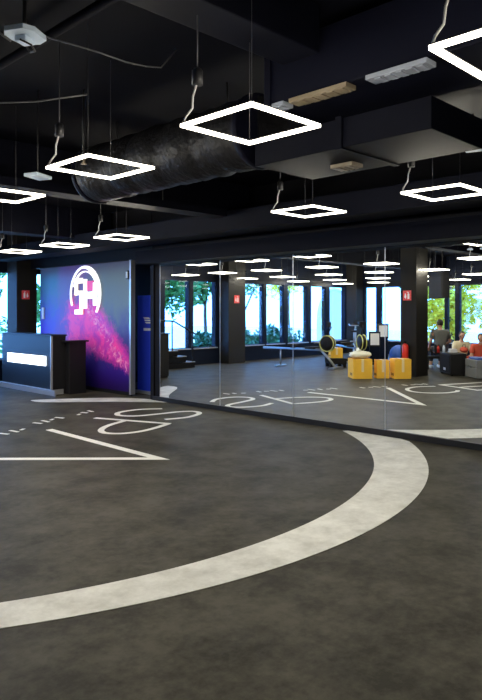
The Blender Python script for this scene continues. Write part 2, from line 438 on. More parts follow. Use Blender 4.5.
# blue banner in the doorway
t = thing('rollup_banner', 'blue banner stand with small white logo inside the dark doorway', 'banner', (7.62, 9.78, 0))
MB().box(-.02, .0, -.06, .66, .06, 1.90).build('banner_sheet', M['blue_banner'], t)
MB().box(-.07, .05, -.10, .68, .0, .06, bev=.01).build('base', M['plinth'], t)
MB().tube([(.02, .02, .06), (.02, .02, 1.9)], .012).build('pole', M['steel'], t)
MB().box(-.05, -.025, -.10, -.06, .06, 1.86, bev=.003).build('side_rail', M['alu'], t)
lgm = MB()
for k in range(3):
    z0 = 1.36+k*.045
    lgm.prism([(.20+.03*k, z0), (.38+.03*k, z0), (.42+.03*k, z0+.028), (.24+.03*k, z0+.028)], 'x', -.026, -.02)
for k in range(7): lgm.box(-.026, -.02, .16+k*.045, .16+k*.045+.03, 1.22, 1.27)
lgm.build('print_mark', M['paper'], t)
t = tag(MB().box(-.0, .05, .0, .10, 0, 2.5, bev=.004).build('door_edge', M['wall'], None, (7.62, 9.55, 0)), 'black door edge standing open inside the doorway', 'door')

# ------------------------------------------------------------------ reception desk
t = thing('reception_desk', 'dark lacquered reception desk with lit white strip on the front', 'desk', (6.2, 11.1, 0))
MB().box(.02, .30, .20, 2.30, .10, 1.12, bev=.008).build('front_panel', M['desk'], t)
MB().box(.03, .30, .165, .20, .10, 1.12).build('end_panel', M['black'], t)
MB().box(-.01, .03, .165, .20, .10, 1.12, bev=.004).build('edge_strip', M['plinth'], t)
MB().box(-.04, .0, -.02, 2.34, .0, .10, bev=.004).box(.0, .26, .17, 2.34, 0, .10).build('plinth', M['plinth'], t)
s = MB().box(-.005, .02, .40, 2.00, .54, .73, bev=.003).build('light_strip', M['litsign'], t); s['label'] = 'glowing white strip'
MB().box(-.01, .34, .17, 2.32, 1.12, 1.145, bev=.004).build('counter_top', M['desk'], t)
MB().box(.30, .66, .02, .22, .0, 1.0, bev=.006).build('side_panel', M['black'], t)
MB().box(.30, .68, .22, 2.30, .70, .74, bev=.004).build('work_surface', M['black'], t)
MB().box(.20, .70, -.02, .20, 1.0, 1.03, bev=.004).build('side_top', M['black'], t)
MB().box(.30, .66, 2.18, 2.30, .0, .70).build('end_panel', M['black'], t)

# ------------------------------------------------------------------ red pictogram signs
def red_sign(loc, rotz, label, s=1.0):
    """faces local -x, in the local yz plane"""
    t = thing('red_sign', label, 'sign', loc, rotz, 'red fire signs')
    MB().box(-.012, 0, -.11*s, .11*s, -.12*s, .12*s, bev=.003).build('sign_board', M['sign_red'], t)
    p = MB()
    p.prism([(.015*s, -.085*s), (.065*s, -.085*s), (.065*s, .03*s), (.05*s, .055*s), (.03*s, .055*s), (.015*s, .03*s)], 'x', -.016, -.012)
    p.prism([(.03*s, .06*s), (.05*s, .06*s), (.05*s, .085*s), (.03*s, .085*s)], 'x', -.016, -.012)
    p.prism([(.0, .07*s), (.03*s, .07*s), (.03*s, .085*s), (.0, .085*s)], 'x', -.016, -.012)
    p.prism([(-.03*s, -.085*s), (-.075*s, -.04*s), (-.06*s, .01*s), (-.05*s, .06*s), (-.03*s, .03*s), (-.015*s, -.03*s)], 'x', -.016, -.012)
    p.build('pictogram', M['paper'], t)
    return t
red_sign((7.03, 13.945, 1.97), PI/2, 'small red fire sign on the pillar behind the reception desk', .85)
red_sign((.20, 14.045, 1.96), PI/2, 'small red fire sign on the pillar between two windows, in the mirror')
red_sign((.218, 8.21, 1.98), PI, 'red fire sign above the extinguisher on the grey pillar, in the mirror')

# ------------------------------------------------------------------ floor lettering
ZP = .003
def lerp_poly(pts, n=10):
    """smooth curve through points (Catmull-Rom)"""
    out = []
    P = [pts[0]]+list(pts)+[pts[-1]]
    for i in range(1, len(P)-2):
        for k in range(n):
            t = k/n
            out.append(tuple(.5*((2*P[i][j])+(-P[i-1][j]+P[i+1][j])*t+(2*P[i-1][j]-5*P[i][j]+4*P[i+1][j]-P[i+2][j])*t*t+(-P[i-1][j]+3*P[i][j]-3*P[i+1][j]+P[i+2][j])*t**3) for j in range(2)))
    out.append(tuple(pts[-1])); return out
def stroke(mb, pts, w, closed=False, z0=.0005, z1=ZP):
    n = len(pts); A = []; B = []
    for i, p in enumerate(pts):
        def nrm(a, b):
            d = Vector((b[0]-a[0], b[1]-a[1])); d = d.normalized() if d.length > 1e-9 else Vector((1, 0)); return Vector((-d.y, d.x))
        if closed: n1, n2 = nrm(pts[i-1], p), nrm(p, pts[(i+1) % n])
        else: n1 = nrm(pts[i-1], p) if i > 0 else nrm(p, pts[1]); n2 = nrm(p, pts[i+1]) if i < n-1 else n1
        m = n1+n2; m = m.normalized() if m.length > 1e-6 else n1
        k = min(3.2, 1/max(.2, m.dot(n1)))
        A.append((p[0]+m.x*w/2*k, p[1]+m.y*w/2*k)); B.append((p[0]-m.x*w/2*k, p[1]-m.y*w/2*k))
    mb.ribbon(A, B, z0, z1, closed); return mb
AB = lambda L: [(b, a) for a, b in L]     # measured as (along, into)
def letter(name, label, mb):
    return tag(mb.build(name, M['letter']), label, 'floor lettering', 'white lettering painted on the floor')
LW = .085
letter('floor_letter', 'big white peaked letter like an upside-down V on the floor', stroke(MB(), AB([(8.02, 4.38), (5.60, 4.36), (7.30, 2.63)]), .10))
mb = MB(); stroke(mb, AB([(8.41, 5.34), (7.22, 5.82)]), LW)
stroke(mb, lerp_poly(AB([(7.90, 5.54), (7.72, 5.12), (7.50, 4.86), (7.28, 4.78), (7.10, 4.90), (7.04, 5.15), (7.10, 5.45), (7.24, 5.80)]), 8), LW)
letter('floor_letter', 'big white letter P on the floor in front of the doorway', mb)
letter('floor_letter', 'big white letter S on the floor nearest the mirror and doorway', stroke(MB(), lerp_poly(AB([(8.42, 6.62), (8.62, 6.30), (8.60, 5.92), (8.38, 5.74), (8.14, 5.86), (8.04, 6.22), (7.98, 6.60), (7.84, 6.80), (7.62, 6.72), (7.48, 6.36), (7.56, 6.00)]), 8), LW))
letter('floor_letter', 'big white letter C on the floor, seen in the mirror', stroke(MB(), lerp_poly(AB([(6.72, 1.70), (6.94, 2.05), (6.92, 2.50), (6.66, 2.82), (6.34, 2.86), (6.06, 2.62), (5.98, 2.25), (6.05, 2.05)]), 8), LW))
mb = MB(); stroke(mb, AB([(6.30, .28), (6.76, 1.36), (5.78, 1.74), (5.34, .70)]), LW); stroke(mb, AB([(6.27, 1.55), (5.85, .55)]), LW)
letter('floor_letter', 'big white letter E on the floor beyond the C, in the mirror', mb)
# the line of small lettering under it: unreadable marks
def small_word(a, b, n, label, h=.20, w=.14):
    """marks start at (along a, into b) and run in reading direction (-.40,-.916); up is (-.916,.40)"""
    rx, ry = -.916, -.40          # x (into), y (along)
    ux, uy = .40, -.916
    t = thing('floor_word', label, 'floor lettering', (b, a, 0), 0, 'small white words painted on the floor'); rr = random.Random(int(a*100+b*10))
    for k in range(n):
        ox, oy = rx*w*1.25*k, ry*w*1.25*k; mb = MB()
        P = lambda u, v: (ox+rx*u*w+ux*v*h, oy+ry*u*w+uy*v*h)
        kind = (k+n) % 3; j = rr.uniform(-.12, .12)
        if kind == 0: stroke(mb, [P(.10, .05+j*.3), P(.55+j, .95)], .045)
        elif kind == 1: stroke(mb, [P(.35+j, .1), P(.45+j, .9)], .05)
        else: stroke(mb, [P(.15, .5+j), P(.85, .62+j)], .045)
        mb.build('mark', M['letter'], t)
    return t
small_word(9.12, 5.66, 3, 'short word of small white marks on the floor beside the letter S', .16, .13)
small_word(8.92, 5.0, 4, 'small white word on the floor beside the letter P')
small_word(8.42, 4.15, 5, 'small white word at the foot of the peaked floor letter')
small_word(7.80, 2.98, 4, 'small white word under the gap before the letter C, in the mirror')
small_word(7.40, 1.95, 4, 'small white word under the floor letter C, in the mirror')

# the sweeping ring: near crescent and far arc
c_o, r_o, c_i, r_i = (3.609, 7.468), 4.804, (3.36, 7.463), 4.388
A = []; B = []
n = 120
for i in range(n+1):
    s = i/n
    ang = math.radians(-172+(172-49.5)*s)     # angle measured from +x, towards -y
    A.append((c_o[0]+r_o*math.cos(ang), c_o[1]+r_o*math.sin(ang)))
    # inner circle hit along the same ray from the outer centre
    dx, dy = math.cos(ang), math.sin(ang)
    ox, oy = c_o[0]-c_i[0], c_o[1]-c_i[1]
    bq = ox*dx+oy*dy; cq = ox*ox+oy*oy-r_i*r_i
    tt = -bq+math.sqrt(max(0, bq*bq-cq)); B.append((c_o[0]+dx*tt, c_o[1]+dy*tt))
# extend to the mirror channel
for ang_d in (-47.5, -45.5, -43.5, -41.5, -39.5, -37.5, -35.5, -33.5, -31.5, -29.5, -27.5):
    ang = math.radians(ang_d); dx, dy = math.cos(ang), math.sin(ang)
    ox, oy = c_o[0]-c_i[0], c_o[1]-c_i[1]
    bq = ox*dx+oy*dy; cq = ox*ox+oy*oy-r_i*r_i; tt = -bq+math.sqrt(bq*bq-cq)
    a = (c_o[0]+dx*r_o, c_o[1]+dy*r_o); b = (c_o[0]+dx*tt, c_o[1]+dy*tt)
    lim = 7.165
    if b[0] > lim: break
    if a[0] > lim: k = (lim-b[0])/(a[0]-b[0]); a = (b[0]+(a[0]-b[0])*k, b[1]+(a[1]-b[1])*k)
    A.append(a); B.append(b)
tag(MB().ribbon(A, B, .0005, ZP).build('floor_ring', M['ring']), 'broad pale curved band sweeping across the grey floor up to the mirror', 'floor marking')
fo = lerp_poly(AB([(9.30, 7.135), (9.62, 7.13), (10.07, 6.86), (10.45, 6.38), (10.72, 5.95), (10.84, 5.72), (10.88, 5.60)]), 8)
fi = lerp_poly(AB([(8.95, 7.14), (9.30, 6.86), (9.70, 6.52), (10.07, 6.10), (10.36, 5.76), (10.60, 5.58), (10.86, 5.57)]), 8)
tag(MB().ribbon(fo, fi, .0005, ZP).build('floor_arc', M['ring']), 'pale tapering arc on the floor in front of the reception desk', 'floor marking')

# ------------------------------------------------------------------ square frame lamps
S2, TW, TH = .258, .0105, .009
def make_lamp(label, loc):
    t = thing('square_lamp', label, 'ceiling lamp', loc, 0, 'square LED frame lamps')
    a, b = S2+TW, S2-TW
    mb = MB()
    for (x0, x1, y0, y1) in ((-a, a, b, a), (-a, a, -a, -b), (-a, -b, -b, b), (b, a, -b, b)):
        mb.box(x0, x1, y0, y1, -TH, TH)
    mb.build('light_frame', M['lamp'], t)
    hb = MB()
    for (x0, x1, y0, y1) in ((-a, a, b, a), (-a, a, -a, -b), (-a, -b, -b, b), (b, a, -b, b)):
        hb.box(x0, x1, y0, y1, TH+.0005, TH+.006)
    hb.build('housing', M['black'], t)  # black strip added over the tubes to keep their light off the ceiling
    # corners: (-,+) is farthest from mirror / farthest along; wires at two opposite corners
    for (sx, sy) in ((-1, -1), (1, 1)):
        MB().tube([(sx*S2, sy*S2, TH+.006), (sx*S2, sy*S2, .89)], .0018, 6).build('suspension_wire', M['wire'], t)
    MB().tube([(-S2, S2, TH+.006), (-S2+.02, S2+.0, .05), (-S2+.05, S2-.02, .10), (-S2+.045, S2-.03, .16), (-S2+.06, S2-.05, .24)], .006, 6).build('power_cable', M['whitecable'], t)
    MB().tube([(-S2+.06, S2-.05, .30), (-S2+.06, S2-.05, .89)], .0035, 6).build('suspension_wire', M['wire'], t)
    MB().lathe([(.03, 0), (.03, .08), (.02, .09)], (-S2+.06, S2-.05, .22), 10).build('cable_socket', M['black'], t)
    return t
first = [None]
ordw = ['nearest', 'second', 'third', 'fourth', 'fifth', 'sixth', 'seventh', 'eighth', 'ninth', 'tenth']
def lamp(y, x, label, z=2.6):
    if first[0] is None:
        first[0] = make_lamp(label, (x, y, z)); return first[0]
    c = copy_tree(first[0]); c.location = (x, y, z); c['label'] = label; return c
rows = [(5.12, [2.66, 4.14, 7.40, 8.90, 10.38], 'along the mirrors'),
        (2.52, [.97, 2.44, 3.90, 5.44, 7.52, 9.08, 10.77, 12.31, 13.78], 'over the broad floor ring'),
        (-.1, [7.66, 9.2, 10.79, 12.45, 13.95], 'over the grey pillar, mirrored'),
        (-2.7, [7.77, 9.40, 10.85, 12.45, 13.95], 'over the people, mirrored'),
        (-5.3, [8.0, 9.48, 10.92, 12.45, 13.95], 'by the garden windows, mirrored')]
for x, ys, where in rows:
    for i, y in enumerate(ys):
        nth = 'nearest the camera' if i == 0 else ordw[i]+' from the camera'
        if x < 0: nth = ['farthest from the windows', 'fourth from the windows', 'third from the windows', 'second from the windows', 'nearest the windows'][i]
        lamp(y, x, 'white square lamp %s in the row %s' % (nth, where))

# ------------------------------------------------------------------ ceiling services
def dthing(name, label, cat, mb, m, **k): return tag(mb.build(name, m, **k), label, cat)
# big rectangular duct
t = thing('air_duct', 'large black rectangular air duct high above the mirror-side lamps', 'duct')
MB().box(3.28, 4.6, -3.4, 3.05, 3.00, 3.40, bev=.01).build('duct_body', M['duct'], t)
for y in (-2.2, -.6, 1.0, 2.98): MB().box(3.265, 4.615, y, y+.04, 2.985, 3.41).build('duct_flange', M['duct'], t)
# low duct and its quilted round continuation
t = thing('low_duct', 'flat black duct hanging below the large duct', 'duct')
MB().box(3.58, 4.28, 1.95, 3.42, 2.70, 2.90, bev=.008).build('duct_body', M['beam'], t)
MB().box(3.56, 4.30, 2.6, 2.65, 2.69, 2.91).build('duct_flange', M['beam'], t)
pts = []; rad = []
HANG = 3.5
rr = random.Random(3)
for i in range(34):
    s = i/33; y = 3.49+2.42*s
    pts.append((3.75+.015*math.sin(i), y, 3.02)); rad.append(.28+rr.uniform(-.012, .012)-(0.06 if i in (33,) else 0))
t = thing('flexible_duct', 'round quilted foil-wrapped duct hanging above the second and third lamps', 'duct')
MB().tube(pts, rad, 28).build('wrapped_duct', M['quilt'], t)
for y in (3.9, 5.5): MB().tube([(3.75, y, 3.28), (3.75, y, 3.5)], .008, 6).build('hanger_rod', M['black'], t)
for y in (3.53, 5.86): MB().lathe([(.295, -.03), (.30, 0), (.295, .03)], (3.75, y, 3.02), 28, axis='y').build('clamp_band', M['duct'], t)
# vents / old fittings along the duct bottom
def batten(name, label, y0, y1, m, x0=3.30, x1=3.50, z=2.985, slats=5):
    t = thing(name, label, 'ceiling fitting')
    MB().box(x0, x1, y0, y1, z-.03, z-.001, bev=.004).build('housing', m, t)
    s = MB()
    for k in range(slats): s.box(x0+.01, x1-.01, y0+.03+(y1-y0-.06)*k/slats, y0+.03+(y1-y0-.06)*(k+.6)/slats, z-.036, z-.03)
    s.build('louvre', m, t)
batten('ceiling_fitting', 'white louvred ceiling fitting under the large duct', 1.80, 2.20, M['fitting'], 3.25, 3.36, 2.999)
batten('ceiling_fitting', 'tan louvred ceiling fitting under the large duct', 2.34, 2.80, M['tan'], 3.25, 3.36, 2.999)
batten('ceiling_fitting', 'small pale ceiling fitting at the end of the large duct', 2.85, 2.95, M['fitting'], 3.25, 3.36, 2.999, slats=2)
batten('air_vent', 'small tan vent plate under the flat black duct', 2.78, 2.98, M['tan'], 3.94, 4.08, 2.70, 3)
# beams and pipes
for i, (x0, x1, y0, y1, z0, z1, lb) in enumerate(((-6.7, 7.1, 6.9, 7.3, 3.05, 3.5, 'deep black ceiling beam crossing the room at the third floor letter'),
        (-6.7, 7.1, 10.6, 11.0, 2.95, 3.5, 'deep black ceiling beam in front of the smoke mural'),
        (-6.7, 3.2, 2.5, 2.8, 3.2, 3.5, 'black ceiling beam above the nearest lamps'),
        (.6, .95, -3.4, 14.3, 3.15, 3.5, 'black ceiling beam running towards the windows'),
        (6.3, 6.8, -3.4, 14.3, 2.72, 3.0, 'long black trunking beam close to the mirror bulkhead'))):
    dthing('ceiling_beam', lb, 'beam', MB().box(x0, x1, y0, y1, z0, z1, bev=.01), M['beam'])['kind'] = 'structure'
dthing('pipe', 'thin black pipe running under the ceiling towards the windows', 'pipe', MB().tube([(2.1, -3, 3.38), (2.1, 14.2, 3.38)], .03, 12), M['beam'])
dthing('pipe', 'black pipe along the ceiling above the broad floor ring', 'pipe', MB().tube([(1.5, -3, 3.4), (1.5, 14.2, 3.4)], .04, 12), M['duct'])
t = thing('cable_tray', 'black cable tray crossing above the lamps', 'cable tray')
MB().box(-3, 6.2, 6.45, 6.75, 2.90, 2.96).box(-3, 6.2, 6.45, 6.47, 2.96, 2.99).box(-3, 6.2, 6.73, 6.75, 2.96, 2.99).build('tray', M['beam'], t)
for x in (-2.5, -.4, 2.9, 5.2): MB().tube([(x, 6.6, 2.96), (x, 6.6, 3.5)], .008, 6).build('hanger_rod', M['black'], t)
# white device with loops of cable
t = thing('access_point', 'white ceiling device with dangling black cable near the top corner', 'device', (1.89, 3.76, 3.28), .5)
MB().prism([(-.12, -.07), (-.06, -.11), (.08, -.10), (.12, -.03), (.10, .08), (-.05, .11), (-.12, .06)], 'z', 0, .03).build('cover', M['white'], t)
MB().box(-.05, .05, -.04, .04, -.035, 0, bev=.01).build('connector_box', M['white'], t)
MB().tube([(0, 0, .03), (0, 0, .22)], .012, 8).build('stem', M['black'], t)
MB().tube([(-.05, .0, -.03), (-.02, -.06, -.06), (.05, -.04, -.07), (.1, .03, -.05), (.12, .1, .05)], .006, 6).build('cable_loop', M['black'], t)
dthing('ceiling_cable', 'pale cable sagging from the white device across the black ceiling', 'cable', MB().tube([(2.0, 3.70, 3.30), (2.15, 3.61, 3.265), (2.31, 3.57, 3.25), (2.5, 3.56, 3.24), (2.66, 3.56, 3.255), (2.82, 3.60, 3.30), (3.0, 3.65, 3.49)], .005, 6), M['greycable'])
dthing('ceiling_cable', 'thick dark cable leading from the white device to the frame edge', 'cable', MB().tube([(1.82, 3.80, 3.25), (1.70, 3.90, 3.36), (1.5, 4.1, 3.45), (1.2, 4.4, 3.48)], .008, 6), M['greycable'])
dthing('ceiling_cable', 'thin grey cable above the row of lamps by the floor ring', 'cable', MB().tube([(1.75, 5.6, 3.2), (1.95, 4.9, 3.14), (2.35, 4.5, 3.16), (2.6, 4.2, 3.20)], .006, 6), M['greycable'])
t = thing('ceiling_plate', 'flat pale junction plate hanging beside the third lamp', 'device', (2.72, 5.17, 2.74), .4)
MB().box(-.10, .10, -.07, .07, 0, .03, bev=.008).build('plate', M['white'], t); MB().tube([(0, 0, .03), (0, 0, .755)], .006, 6).build('stem', M['black'], t)
t = thing('ceiling_sensor', 'small white round sensor at the frame edge above the lamps', 'sensor', (2.35, 5.65, 2.78))
MB().lathe([(.05, 0), (.055, .02), (.03, .04)], n=16).build('sensor_head', M['white'], t); MB().tube([(0, 0, .04), (0, 0, .7)], .006, 6).build('stem', M['black'], t)
t = thing('spotlight', 'blue-white ceiling spotlight at the frame edge by the mirror', 'spotlight', (4.40, 2.08, 2.74), .3)
MB().box(-.10, .10, -.06, .06, 0, .035, bev=.01).build('lamp_head', M['white'], t); MB().tube([(0, 0, .035), (0, 0, .25)], .01, 8).build('stem', M['black'], t)
t = thing('sprinkler', 'tiny brass sprinkler head below the ceiling pipes', 'sprinkler', (3.0, 4.9, 2.86))
MB().lathe([(.03, 0), (.012, .02), (.018, .06)], n=10).build('sprinkler_head', M['tan'], t); MB().tube([(0, 0, .06), (0, 0, .64)], .01, 8).build('drop_pipe', M['black'], t)

# ------------------------------------------------------------------ things seen in the mirror
def carton(name, label, loc, rz, sx, sy, h):
    t = thing(name, label, 'box', loc, rz, 'cardboard boxes by the pillar')
    MB().box(-sx/2, sx/2, -sy/2, sy/2, 0, h, bev=.004).build('carton_body', M['card'], t)
    MB().box(-sx/2+.005, -.006, -sy/2+.005, sy/2-.005, h, h+.006).box(.006, sx/2-.005, -sy/2+.005, sy/2-.005, h, h+.006).build('flap', M['card_edge'], t)
    MB().box(-.03, .03, -sy/2-.003, sy/2+.003, h+.006, h+.008).box(-.03, .03, sy/2, sy/2+.003, h*.35, h+.008).box(-.03, .03, -sy/2-.003, -sy/2, h*.35, h+.008)\
        .box(-.03, .03, sy/2, sy/2+.003, 0, h*.2).build('tape_strip', M['tape'], t)
    g = MB()
    for k in range(3): g.box(sx/2, sx/2+.002, -sy*.3+k*.07, -sy*.3+k*.07+.04, h*.15, h*.28)
    g.build('printed_mark', M['trouser'], t)
carton('cardboard_box', 'yellow cardboard box with a white bag on it, in the mirror', (1.30, 8.86, 0), math.radians(42), .46, .52, .46)
carton('cardboard_box', 'yellow cardboard box between its two neighbours in the mirror', (.98, 8.46, 0), math.radians(42), .30, .24, .43)
carton('cardboard_box', 'yellow cardboard box against the grey pillar, in the mirror', (.70, 8.12, 0), math.radians(42), .40, .40, .46)
t = thing('plastic_bag', 'crumpled cream plastic bag on the cardboard box, in the mirror', 'bag', (1.30, 8.86, .471), .7)
bmb = MB(); bmb.ball((0, 0, .085), (.26, .20, .085), 24)
rr = random.Random(11)
for v in bmb.bm.verts:
    k = 1+rr.uniform(-.16, .16); v.co = Vector((v.co.x*k, v.co.y*k, max(0, .085+(v.co.z-.085)*k)))
bmb.build('bag_body', M['bag'], t)
MB().tube([(-.02, 0, .15), (.02, .02, .19), (.06, .0, .21)], [.04, .025, .05], 8).build('bag_neck', M['bag'], t)

# fire extinguisher on the pillar
t = thing('fire_extinguisher', 'red fire extinguisher mounted on the grey pillar, in the mirror', 'extinguisher', (.30, 8.22, .40))
MB().lathe([(.07, 0), (.078, .02), (.078, .33), (.06, .38), (.025, .41)], n=18).build('cylinder_body', M['red'], t)
MB().box(-.02, .03, -.015, .015, .41, .45).box(-.02, .09, -.012, .012, .45, .465).build('valve_handle', M['black'], t)
MB().tube([(.02, .02, .43), (.09, .05, .38), (.10, .05, .2), (.09, .05, .08)], .012, 8).build('hose', M['black'], t)
MB().box(-.088, -.07, -.04, .04, .1, .34).build('wall_mount', M['black'], t)

# hanging loudspeaker / screen next to the pillar
t = thing('hanging_screen', 'black screen box hanging beside the grey pillar, in the mirror', 'screen', (-1.25, 8.12, 1.93), math.radians(38))
MB().box(-.10, .10, -.41, .41, 0, .70, bev=.02).build('housing', M['rubber'], t)
MB().box(.10, .108, -.37, .37, .05, .65).build('screen_face', M['rubber'], t)
MB().tube([(0, -.2, .7), (0, -.2, 1.58)], .015, 8).build('hanging_rod', M['black'], t)
MB().tube([(0, .2, .7), (0, .2, 1.58)], .015, 8).build('hanging_rod', M['black'], t)

# speaker cabinet with things on it
t = thing('speaker_cabinet', 'big black amplifier box with small white badge, in the mirror', 'loudspeaker', (-1.0, 7.62, 0), math.radians(45.5))
MB().box(-.20, .20, -.43, .43, .03, .55, bev=.015).build('cabinet', M['black'], t)
MB().box(.20, .212, -.38, .38, .08, .50).build('grille', M['rubber'], t)
MB().box(.212, .216, -.09, .07, .12, .18).build('badge', M['paper'], t)
for sx in (-.15, .15):
    for sy in (-.37, .37): MB().lathe([(.025, 0), (.03, .03)], (sx, sy, 0), 10).build('foot', M['rubber'], t)
def bottle(label, loc, m, h=.22, r=.035):
    t = thing('drink_bottle', label, 'bottle', loc)
    MB().lathe([(r, 0), (r, h*.62), (r*.45, h*.8), (r*.45, h*.88)], n=14).build('bottle_body', m, t)
    MB().lathe([(r*.5, h*.88), (r*.5, h)], n=12).build('bottle_cap', M['black'], t)
bottle('white drink bottle on the black amplifier box, in the mirror', (-.88, 7.80, .551), M['white'])
bottle('red drink bottle on the black amplifier box, in the mirror', (-.78, 7.90, .551), M['red'], .20)
t = thing('towel', 'folded white towel on the black amplifier box, in the mirror', 'towel', (-1.0, 7.62, .551), .75)
MB().box(-.10, .10, -.09, .09, 0, .05, bev=.02).box(-.09, .09, -.08, .08, .05, .10, bev=.02).build('towel_fold', M['paper'], t)
t = thing('gym_bag', 'small red bag on the black amplifier box, in the mirror', 'bag', (-1.16, 7.40, .551), .75)
MB().ball((0, 0, .075), (.09, .17, .075), 18).build('bag_body', M['shirt_red'], t)
MB().tube([(0, -.1, .12), (0, -.06, .2), (0, .06, .2), (0, .1, .12)], .01, 6).build('bag_strap', M['black'], t)

# rowing machines
def rower(label, loc, rz):
    t = thing('rowing_machine', label, 'rowing machine', loc, rz, 'rowing machines by the windows')
    w = MB().lathe([(.08, -.06), (.205, -.055), (.215, 0), (.205, .055), (.08, .06)], (0, 0, .70), 28, axis='y').build('flywheel', M['black'], t)
    ring = [(.215*math.cos(2*PI*k/32), .06, .70+.215*math.sin(2*PI*k/32)) for k in range(32)]
    MB().tube(ring, .014, 8, closed=True).build('flywheel_rim', M['rim'], w)
    ring = [(.215*math.cos(2*PI*k/32), -.06, .70+.215*math.sin(2*PI*k/32)) for k in range(32)]
    MB().tube(ring, .014, 8, closed=True).build('flywheel_rim', M['rim'], w)
    MB().box(.20, 2.15, -.04, .04, .49, .55, bev=.01).build('rail', M['steel'], t)
    MB().tube([(.22, 0, .52), (-.02, 0, .30), (-.25, -.0, .04)], .035, 8).box(-.34, -.18, -.28, .28, 0, .06, bev=.01).build('leg', M['steel'], t)
    MB().tube([(1.55, 0, .5), (1.55, 0, .03)], .022, 8).box(1.50, 1.60, -.25, .25, 0, .04, bev=.008).build('leg', M['steel'], t)
    s = MB().box(1.0, 1.24, -.15, .15, .60, .66, bev=.025).build('seat', M['rubber'], t)
    MB().box(1.06, 1.18, -.06, .06, .55, .60).build('seat_carriage', M['black'], s)
    for sy in (-.14, .14): MB().box(.34, .62, sy-.06, sy+.06, .54, .60, bev=.01).build('foot_rest', M['rubber'], t)
    MB().tube([(.05, 0, .9), (-.12, 0, 1.15), (-.02, 0, 1.22)], .018, 8).build('monitor_arm', M['black'], t)
    MB().box(-.06, .0, -.10, .10, 1.14, 1.30, bev=.01).build('monitor', M['black'], t)
    MB().tube([(.30, -.22, .72), (.32, 0, .72), (.30, .22, .72)], .016, 8).build('handle', M['steel'], t)
    return t
rower('black rowing machine with long rail in front of the windows, in the mirror', (-.12, 10.85, 0), math.radians(83))
rower('black rowing machine just behind the cardboard boxes, in the mirror', (-1.35, 10.55, 0), math.radians(122))
# step with box on it
t = thing('step_platform', 'low black step platform by the rowing machine, in the mirror', 'step', (-.82, 11.08, 0), .7)
MB().box(-.24, .24, -.32, .32, .10, .26, bev=.02).build('deck', M['rubber'], t)
for sx in (-.18, .18):
    for sy in (-.26, .26): MB().box(sx-.05, sx+.05, sy-.05, sy+.05, 0, .10).build('foot', M['black'], t)
carton('cardboard_box', 'small yellow cardboard box on the black step platform, in the mirror', (-.82, 11.08, .262), .75, .34, .36, .28)
# exercise bike
t = thing('exercise_bike', 'black exercise bike with silver frame by the far windows, in the mirror', 'exercise bike', (-3.3, 12.1, 0), math.radians(150))
MB().tube([(-.5, 0, .05), (.5, 0, .05)], .035, 8).box(-.53, -.43, -.26, .26, 0, .07, bev=.01).box(.43, .53, -.26, .26, 0, .07, bev=.01).build('base', M['black'], t)
MB().tube([(-.35, 0, .08), (-.18, 0, .55), (.28, 0, .62), (.40, 0, 1.0)], .035, 8).tube([(-.18, 0, .55), (.30, 0, .12)], .03, 8).build('frame', M['steel'], t)
f = MB().lathe([(.06, -.03), (.24, -.03), (.25, 0), (.24, .03), (.06, .03)], (.30, 0, .36), 26, axis='y').build('flywheel', M['black'], t)
MB().tube([(.30+.25*math.cos(2*PI*k/28), 0, .36+.25*math.sin(2*PI*k/28)) for k in range(28)], .016, 8, closed=True).build('flywheel_rim', M['rim'], f)
MB().tube([(-.20, 0, .55), (-.28, 0, .92)], .022, 8).build('seat_post', M['steel'], t)
MB().prism([(-.42, -.10), (-.42, .10), (-.28, .07), (-.12, .02), (-.12, -.02), (-.28, -.07)], 'z', .92, .98).build('seat', M['rubber'], t)
MB().tube([(.38, 0, 1.0), (.42, 0, 1.10)], .025, 8).tube([(.58, -.22, 1.16), (.42, -.2, 1.12), (.42, .2, 1.12), (.58, .22, 1.16)], .018, 8).build('handlebar', M['steel'], t)
MB().box(.40, .44, -.08, .08, 1.14, 1.26, bev=.008).build('monitor', M['black'], t)
for sy in (-1, 1): MB().tube([(0, sy*.06, .36), (.05*sy, sy*.10, .24 if sy > 0 else .48)], .014, 6).box(.05*sy-.05, .05*sy+.05, sy*.10-.03, sy*.10+.05, (.24 if sy > 0 else .48)-.015, (.24 if sy > 0 else .48)+.015).build('pedal', M['black'], t)
# poster stands
def stand(label, loc, rz, h):
    t = thing('notice_stand', label, 'stand', loc, rz, 'dark stands with white sheets')
    MB().box(-.16, .16, -.19, .19, 0, .06, bev=.01).build('base', M['black'], t)
    MB().box(-.04, .04, -.15, .15, .06, h-.1, bev=.01).build('stand_body', M['frame'], t)
    MB().box(-.045, .045, -.17, .17, h-.45, h, bev=.01).build('holder', M['black'], t)
    MB().box(.045, .051, -.13, .13, h-.40, h-.05).build('notice_sheet', M['paper'], t)
stand('dark stand with a white notice behind the cardboard boxes, in the mirror', (-2.35, 10.75, 0), -.75, .98)
stand('farther dark stand with a white notice beside the pillar, in the mirror', (-3.15, 10.95, 0), -.75, 1.2)
t = thing('exercise_ball', 'dark blue exercise ball on the blue mat, in the mirror', 'ball', (-2.55, 10.05, .056))
MB().ball((0, 0, .27), .27, 24).build('ball_shell', M['blue_mat'], t); MB().lathe([(.02, 0), (.02, .012)], (0, .0, .535), 8).build('valve_plug', M['black'], t)
dthing('exercise_mat', 'blue exercise mat on the floor behind the pillar, in the mirror', 'mat', MB().box(-.5, .5, -.6, .6, 0, .055, bev=.015), M['blue_mat'], loc=(-2.75, 9.9, 0), rotz=.0)
